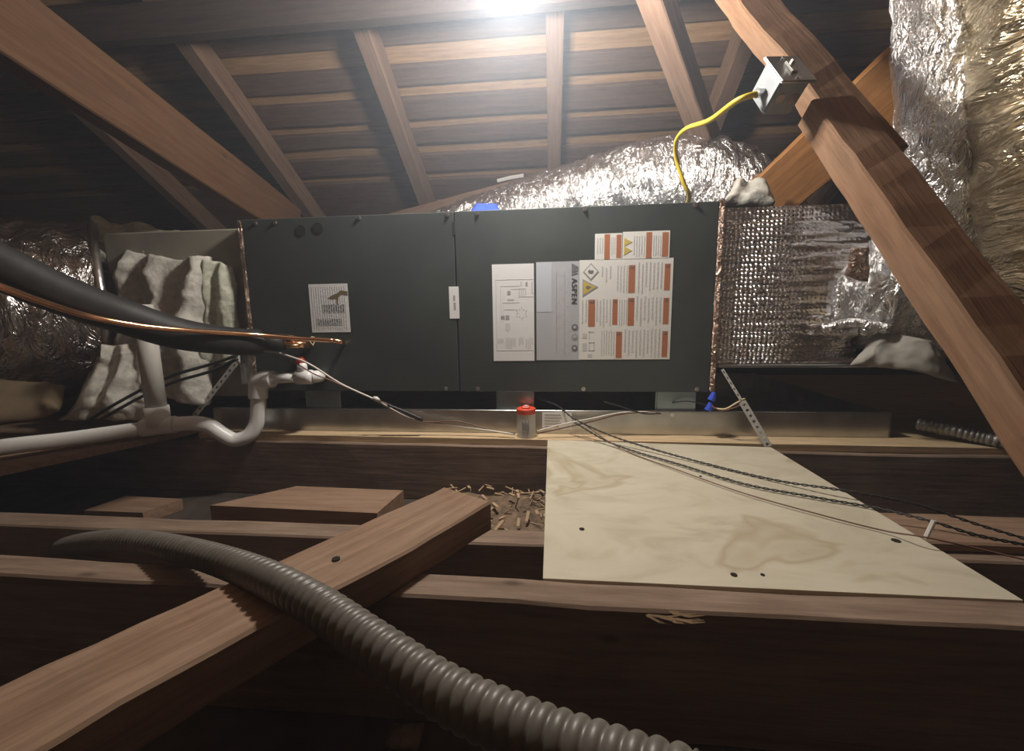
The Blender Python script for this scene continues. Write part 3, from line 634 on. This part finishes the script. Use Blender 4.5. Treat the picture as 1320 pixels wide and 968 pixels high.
# perforated hanger straps
def strap(name, a, b, wdt, side, lab, n):
    a, b = V(a), V(b); x = (b-a).normalized(); side = (V(side)-x*V(side).dot(x)).normalized(); nn = x.cross(side)*.0009; bm = bmesh.new(); L = (b-a).length/n
    for i in range(n):
        c = a + x*(L*(i+.5)); hw, hl = wdt/2, L/2
        o4 = [c-x*hl-side*hw, c+x*hl-side*hw, c+x*hl+side*hw, c-x*hl+side*hw]; i4 = [c-x*hl*.55, c-side*hw*.5, c+x*hl*.55, c+side*hw*.5]
        for sg in (1, -1):
            O = [bm.verts.new(p+nn*sg) for p in o4]; I = [bm.verts.new(p+nn*sg) for p in i4]
            for k in range(4):
                bm.faces.new((O[k], O[(k+1) % 4], I[(k+1) % 4])); bm.faces.new((O[k], I[(k+1) % 4], I[k]))
    bmesh.ops.remove_doubles(bm, verts=bm.verts, dist=1e-5)
    return tag(build(name, bm, M_STRAP), lab, 'strap')
strap('hanger_strap', aty(305, 467, 1.085), aty(250, 537, 1.075), .017, (1, 0, .8), 'perforated metal strap slanting beside the white trap', 10)
strap('hanger_strap', aty(931, 476, 1.06), aty(958, 520, 1.04), .007, (1, -.3, .5), 'thin upper metal strap by the right end of the unit', 6)
strap('hanger_strap', aty(957, 518, 1.04), aty(991, 576, 1.012), .017, (1, 0, .5), 'perforated metal strap leaning down on the plywood corner', 8)

# ---------------------------------------------------------------- control wires and float switch
fl = thing('float_switch', aty(678, 566, 1.062), 'white float switch with a red cap on the platform ledge', 'switch')
c = atz(678, 565, .1702); c = V((c.x, 1.066, .1703)); bm = bmesh.new(); tube(bm, [c, c+V((0, 0, .004)), c+V((0, 0, .064))], .0245, 24); build('body', bm, M_WHITEP, fl, smooth=False)
bm = bmesh.new(); tube(bm, [c+V((0, 0, .064)), c+V((0, 0, .076)), c+V((0, 0, .078))], lambda i, s: (.0258, .0258, .022)[i], 24); build('cap', bm, M_RED, fl)
bm = bmesh.new(); box(bm, c+V((-.010, -.012, .078)), c+V((.010, .012, .083)), .002); build('knob', bm, M_RED, fl)
bm = bmesh.new(); tube(bm, [c+V((0, 0, .083)), c+V((0, 0, .0845))], .005, 10); build('knob_center', bm, M_WHITEP, fl)
bm = bmesh.new()
for k in range(7): a = -1.57+(-.35+.11*k); box(bm, c+V((.0245*math.cos(a)-.001, .0245*math.sin(a)-.001, .022)), c+V((.0245*math.cos(a)+.001, .0245*math.sin(a)+.0005, .05-.004*(k % 3))))
build('print', bm, M_INK, fl)
def seq(pp, y): return [aty(px, py_, yy if not callable(y) else y) for (px, py_), yy in zip(pp, y)]
wire('control_wire', seq([(330, 453), (350, 453), (375, 460), (400, 470), (440, 495), (485, 516), (530, 540), (580, 548), (630, 555), (664, 560)], [1.05, 1.04, 1.02, 1.01, 1.03, 1.05, 1.06, 1.065, 1.06, 1.05]), .0028, M_WHITEW, 'white control wire from the red capped drain fitting to the float switch', 'wire')
wire('control_wire', seq([(352, 458), (380, 468), (405, 482), (428, 491), (470, 510), (500, 521), (545, 543), (590, 543), (640, 556), (664, 558)], [1.045, 1.015, 1.005, 1.02, 1.045, 1.05, 1.06, 1.063, 1.06, 1.05]), .0018, M_BROWNW, 'brown control wire twisted with the white one left of the float switch', 'wire')
c_ = aty(485, 514, 1.048); bm = bmesh.new(); tube(bm, [c_+V((-.008, 0, .003)), c_, c_+V((.009, 0, -.004))], lambda i, s: (.004, .0065, .003)[i], 10); tag(build('wire_nut', bm, M_WHITEP, smooth=True), 'small white wire nut on the hanging control wires', 'wire nut')
bm = bmesh.new(); P_ = seq([(500, 522), (520, 530), (545, 541)], [1.046, 1.05, 1.056]); tube(bm, spline(P_, 8), lambda i, s: .0042+.0008*math.sin(i*2.2), 10); tag(build('black_tape_wrap', bm, M_BLACK, smooth=True), 'black tape wrapped around the control wires', 'tape')
for i, (dy, mt, lab) in enumerate([(0, M_WHITEW, 'white control wire right of the float switch'), (5, M_BROWNW, 'brown control wire right of the float switch')]):
    wire('control_wire', seq([(692, 556+dy*.6), (720, 548+dy), (760, 540+dy*.8), (800, 532+dy*.4), (835, 531), (850, 533)], [1.05, 1.06, 1.07, 1.08, 1.087, 1.088]), .002, mt, lab, 'wire')
wire('control_wire', seq([(852, 533), (830, 533), (800, 524), (779, 518)], [1.086, 1.084, 1.082, 1.085]), .0018, M_BLACK, 'black wire curling up before the pan lip', 'wire')
TW = [[(690, 512), (720, 524), (742, 541), (800, 566), (900, 595), (1000, 619), (1085, 632), (1180, 650), (1260, 676), (1340, 700)],
      [(738, 543), (790, 572), (880, 600), (960, 624), (1050, 641), (1130, 655), (1200, 672), (1260, 690), (1340, 706)],
      [(752, 546), (800, 578), (880, 608), (960, 636), (1060, 664), (1140, 684), (1190, 692), (1260, 707), (1340, 726)]]
TY = [[1.11, 1.10, 1.07, 1.0, .90, .83, .73, .70, .67, .65], [1.07, .99, .89, .82, .77, .70, .62, .60, .60], [1.068, .97, .87, .79, .72, .66, .575, .57, .55]]
for i, (a, b) in enumerate(zip(TW, TY)):
    b2 = []
    for (px, py_), y in zip(a, b):
        if 745 < px < 1200: y = min(y, atz(px, py_, .174).y)
        elif px >= 1200: y = min(y, atz(px, py_, .141).y)
        b2.append(y)
    if i < 2:
        base = resample(spline(seq(a, b2), 10), .004); bm = bmesh.new()
        for ph in (0, math.pi):
            tube(bm, [p+V((0, .0016*math.cos(j*.9+ph), .0016*math.sin(j*.9+ph))) for j, p in enumerate(base)], .0012, 5)
        o = build('twisted_wire', bm, M_BLACK, smooth=True)
    else:
        bm = bmesh.new(); tube(bm, spline(seq(a, b2), 10), .0012, 5); o = build('twisted_wire', bm, M_BROWNW, smooth=True)
    tag(o, ['uppermost dark twisted wire stretched over the plywood', 'middle dark twisted wire stretched over the plywood', 'thin lowest wire stretched over the plywood'][i], 'wire')
# blue connectors with cream wires
for i, (px, py_) in enumerate([(919, 511), (915, 524)]):
    c = aty(px, py_, 1.075); bm = bmesh.new(); tube(bm, [c+V((-.004, 0, -.010)), c+V((0, 0, .0)), c+V((.002, 0, .011))], lambda i, s: (.010, .0085, .005)[i], 10)
    tag(build('wire_connector', bm, M_BLUE), ['upper blue wire connector by the right end of the unit', 'lower blue wire connector above the drain pan'][i], 'wire nut')
wire('lead_wire', seq([(920, 526), (935, 527), (950, 519), (960, 514), (958, 522)], [1.07, 1.05, 1.045, 1.05, 1.055]), .002, M_CREAMW, 'cream lead wire looping from the blue connectors', 'wire')
wire('lead_wire', seq([(917, 523), (930, 529), (948, 525), (962, 517)], [1.07, 1.058, 1.055, 1.06]), .0018, M_BROWNW, 'brown lead wire under the cream one by the blue connectors', 'wire')
wire('lead_wire', seq([(913, 523), (895, 518), (880, 517), (862, 520)], [1.078, 1.08, 1.09, 1.12]), .0018, M_BLACK, 'black lead wire going under the unit from the blue connectors', 'wire')

# ---------------------------------------------------------------- supply side
sp = thing('supply_plenum', (.6, 1.12, .36), 'box plenum wrapped in ribbed bubble foil at the unit right end', 'plenum')
bm = bmesh.new(); X0, X1, Z0, Z1, YP = .422, .755, .358, .742, 1.115; nx, nzr = 44, 52; G = []
for i in range(nx+1):
    row = []
    for j in range(nzr+1):
        u, v = i/nx, j/nzr; z = Z0+(Z1-Z0)*v; x = X0+(X1-X0)*u
        rib = abs(math.sin(v*math.pi*14 + .35*nz((x, 0, z), 6, 5)))**.5*.008*min(1, .3+u*1.4) + .004*nz((x, 0, z), 9, 6)
        row.append(bm.verts.new((x, YP-rib*min(1, 8*v, 8*(1-v)), z)))
    G.append(row)
for i in range(nx):
    for j in range(nzr): bm.faces.new((G[i][j], G[i+1][j], G[i+1][j+1], G[i][j+1]))
build('ribbed_front', bm, M_BUBBLE, sp, smooth=True)
bm = bmesh.new(); box(bm, (X0, YP+.004, Z0-.002), (X1, 1.50, Z1+.002), .004); build('box', bm, M_BROWNFOIL, sp)
bm = bmesh.new(); box(bm, (X0+.004, YP-.010, Z0-.010), (X1+.05, YP+.03, Z0-.002), .002); build('bottom_lip', bm, M_TAPE, sp, label='bright foil lip along the bottom')
bm = bmesh.new(); batt(bm, C4(1.095, (1075, 412), (1112, 410), (1116, 362), (1080, 365)), 10, 10, .006, .004, 20, 95); build('foil_flap', bm, M_SHINY, sp, smooth=True)
so = thing('supply_duct', (.79, 1.22, .55), 'crumpled silver duct collar leaving the plenum behind the split brace', 'duct')
ca = aty(1122, 372, 1.18)
bm = bmesh.new(); tube(bm, resample(spline([ca+V((-.07, .05, 0)), ca+V((.02, 0, 0)), ca+V((.12, -.03, -.02)), ca+V((.3, -.02, -.05)), ca+V((.6, .05, -.1))], 16), .007), .135, 56, True, crinkle(.05, .008, .012, 96, 12)); build('foil_jacket', bm, M_SILVER, so, smooth=True)
bm = bmesh.new(); tube(bm, resample([ca+V((-.02, .02, 0)), ca+V((.03, -.004, 0))], .006), .152, 48, True, crinkle(.02, .004, .010, 97, 16)); build('tape_collar', bm, M_SHINY, so, smooth=True)
bm = bmesh.new(); batt(bm, C4(1.05, (1088, 355), (1118, 362), (1122, 318), (1098, 318)), 8, 8, .01, .008, 18, 98); build('red_tape', bm, M_BROWNFOIL, so, smooth=True)
batt_obj('insulation_flap', C4([1.08, 1.0, 1.0, 1.08], (1095, 470), (1240, 486), (1205, 438), (1125, 428)), 44, 20, .018, .014, 12, 101, .006, 1.6, M_FLAP, 'greyish insulation flap sagging under the crumpled duct collar')
wire('foil_strip', [aty(1060, 424, 1.085), aty(1100, 416, 1.07), aty(1145, 424, 1.05)], .012, M_SHINY, 'bright torn foil strip over the sagging insulation flap', 'foil strip')
batt_obj('insulation_lump', C4([1.17, 1.17, 1.25, 1.25], (928, 264), (995, 262), (990, 240), (945, 236)), 40, 26, .05, .010, 10, 102, .004, 2, M_FIBER_W, 'white insulation lump on the plenum top beside the yellow cable')

# shiny duct arching behind the unit
duct('branch_duct', [aty(520, 345, 1.78), aty(640, 305, 1.72), aty(760, 268, 1.64), aty(860, 248, 1.52), aty(930, 264, 1.48), aty(985, 330, 1.50)], .163, M_SHINY, 'bright crinkled silver duct arching over behind the unit', .006, 72, .028, .006, .010, 111, True, 16)
bm = bmesh.new(); batt(bm, C4([1.2, 1.2, 1.3, 1.3], (603, 278), (644, 276), (642, 264), (615, 264)), 12, 8, .02, .008, 14, 112); tag(build('blue_bag', bm, M_BLUE, smooth=True), 'blue plastic scrap on top of the unit', 'scrap')
# hanging ducts on the right
duct('vertical_duct', [aty(1210, -160, .90), aty(1210, 20, .90), aty(1211, 140, .90), aty(1217, 240, .92), aty(1235, 320, .98), aty(1260, 400, 1.06)], .060, M_SILVER, 'slim bright silver duct hanging down at the right', .006, 56, .05, .003, .005, 121, True, 14)
duct('trunk_duct', [aty(1425, -200, .76), aty(1420, 0, .76), aty(1416, 140, .77), aty(1420, 260, .79), aty(1440, 370, .83), aty(1530, 460, .88)], .132, M_WARMLIT, 'wide golden tinted foil duct at the right edge', .007, 72, .06, .005, .010, 122, True, 10)
# ribbed conduit on the deck, right
def conduit(name, pts, r, pitch, amp, m, lab, seg=18):
    bm = bmesh.new(); path = resample(spline(pts, 24), pitch/7); tube(bm, path, r, seg, True, lambda p, d, i, k, s: amp*(abs(math.sin(s*math.pi/pitch))**.7-.6))
    return tag(build(name, bm, m, smooth=True), lab, 'conduit')
conduit('flexible_conduit', [aty(1182, 546, 1.12), aty(1220, 553, 1.08), aty(1260, 562, 1.05), aty(1300, 571, 1.02), aty(1380, 592, 1.0)], .0145, .010, .0028, M_CONDR, 'grey ribbed conduit lying on the deck behind the brace foot')
CK = [(30, 735, .70), (62, 712, .66), (105, 700, .60), (165, 697, .53), (240, 710, .455), (325, 737, .375), (400, 775, .32), (480, 830, .275), (570, 890, .24), (670, 938, .215), (775, 978, .195), (900, 1020, .175)]
conduit('corrugated_conduit', [aty(*k) for k in CK], .0158, .0108, .0029, M_GREYC, 'thick grey corrugated conduit curving across the foreground', 24)
bm = bmesh.new(); a = atz(1193, 694, .172); b = aty(1204, 671, a.y); tube(bm, [a, (a+b)/2, b], .003, 6); tag(build('cable_tie_stub', bm, M_WHITEP), 'white plastic stub standing at the right edge of the plywood', 'cable tie')
# floor litter near the camera
batt_obj('insulation_scrap', [(-.19, .385, .012), (-.15, .385, .012), (-.15, .41, .016), (-.19, .41, .016)], 8, 6, .015, .005, 20, 131, 0, 1, M_DUST, 'small brown paper scrap on the floor against the nearest joist', 'scrap')

# ---------------------------------------------------------------- junction box and yellow cable
jb = thing('junction_box', aty(1003, 112, .79), 'square metal junction box with bright cover plate', 'junction box')
def camvec(r, u, t): return RX*r + UP*u - FW*t
ea, eb, ec = V((.162, -.563, -.811)), V((.978, .201, .056)), V((.1315, -.8019, .5828))
SA, SB, SH = .0714, .060, .0574; pc = aty(1018, 89.5, .79)            # centre of the cover plate
def obox(bm, c, la, lb, lc, bev=.002):
    r = bmesh.ops.create_cube(bm, size=1.0)
    for v in r['verts']: p = v.co.copy(); v.co = c + ea*(p.x*la) + eb*(p.y*lb) + ec*(p.z*lc)
    es = list({e for v in r['verts'] for e in v.link_edges}); bmesh.ops.bevel(bm, geom=es, offset=bev, segments=2, affect='EDGES')
bm = bmesh.new(); obox(bm, pc-ec*(SH*.5), SA*.87, SB*.87, SH*.98, .004); bx_ = build('body', bm, M_BOX, jb)
bm = bmesh.new(); obox(bm, pc, SA*1.04, SB*1.04, .005, .0018); cv = build('cover', bm, M_COVER, jb)
bm = bmesh.new(); obox(bm, pc+ec*.004, .030, .011, .004, .0012); obox(bm, pc+ec*.008-ea*.004, .007, .005, .010, .001); build('toggle', bm, M_WHITEP, cv)
for sg in (-1, 1):
    bm = bmesh.new(); disc_cyl(bm, pc+ec*.0025+ea*(SA*.40*sg), ec, .0035, .002, 10); build('screw', bm, M_ZINC, cv)
for q in (-.2, .2):
    bm = bmesh.new(); disc_cyl(bm, pc-ec*(SH*.5)+ea*(SA*.434)+eb*(SB*q), ea, .008, .001, 14); build('knockout', bm, M_GALV, bx_)
cstart = pc-ec*(SH*.62)-eb*(SB*.44)
bm = bmesh.new(); tube(bm, [cstart+eb*.002, cstart-eb*.010], .008, 12); build('cable_clamp', bm, M_ZINC, jb)
YP_ = [cstart-eb*.004, aty(950, 130, .83), aty(915, 155, .93), aty(885, 166, 1.02), aty(872, 182, 1.08), aty(872, 205, 1.11), aty(881, 235, 1.12), aty(888, 250, 1.13), aty(887, 262, 1.16)]
bm = bmesh.new(); tube(bm, spline(YP_, 12), .0052, 10); tag(build('yellow_cable', bm, M_YELLOW, smooth=True), 'yellow electric cable drooping from the junction box to the unit top', 'cable')

# ---------------------------------------------------------------- work lamp just above the frame
lm = thing('work_lamp', LAMP, 'bare glowing bulb hanging on a cord above the unit', 'lamp')
bm = bmesh.new(); bmesh.ops.create_uvsphere(bm, u_segments=20, v_segments=12, radius=.03)
for v in bm.verts: v.co = V((v.co.x, v.co.y, v.co.z*1.25)) + LAMP
mb, t, b = mat('glowing_bulb'); b.inputs['Emission Color'].default_value = (*LAMP_COL, 1); b.inputs['Emission Strength'].default_value = 60
build('bulb', bm, mb, lm, smooth=True)
bm = bmesh.new(); disc_cyl(bm, LAMP+V((0, 0, .036)), (0, 0, 1), .014, .05, 14); build('socket', bm, M_BLACK, lm)
bm = bmesh.new(); tube(bm, spline([LAMP+V((0, 0, .08)), LAMP+V((.01, .05, .4)), V((LAMP.x+.02, LAMP.y+.06, roofz(LAMP.y+.06)-.002))], 8), .003, 6); build('cord', bm, M_BLACK, lm)
ld = bpy.data.lights.new('lamp_light', 'POINT'); ld.energy = LAMP_W; ld.color = LAMP_COL; ld.shadow_soft_size = .045
lo = bpy.data.objects.new('lamp_light', ld); COL.objects.link(lo); lo.parent = lm; lo.location = (0, 0, -.005)
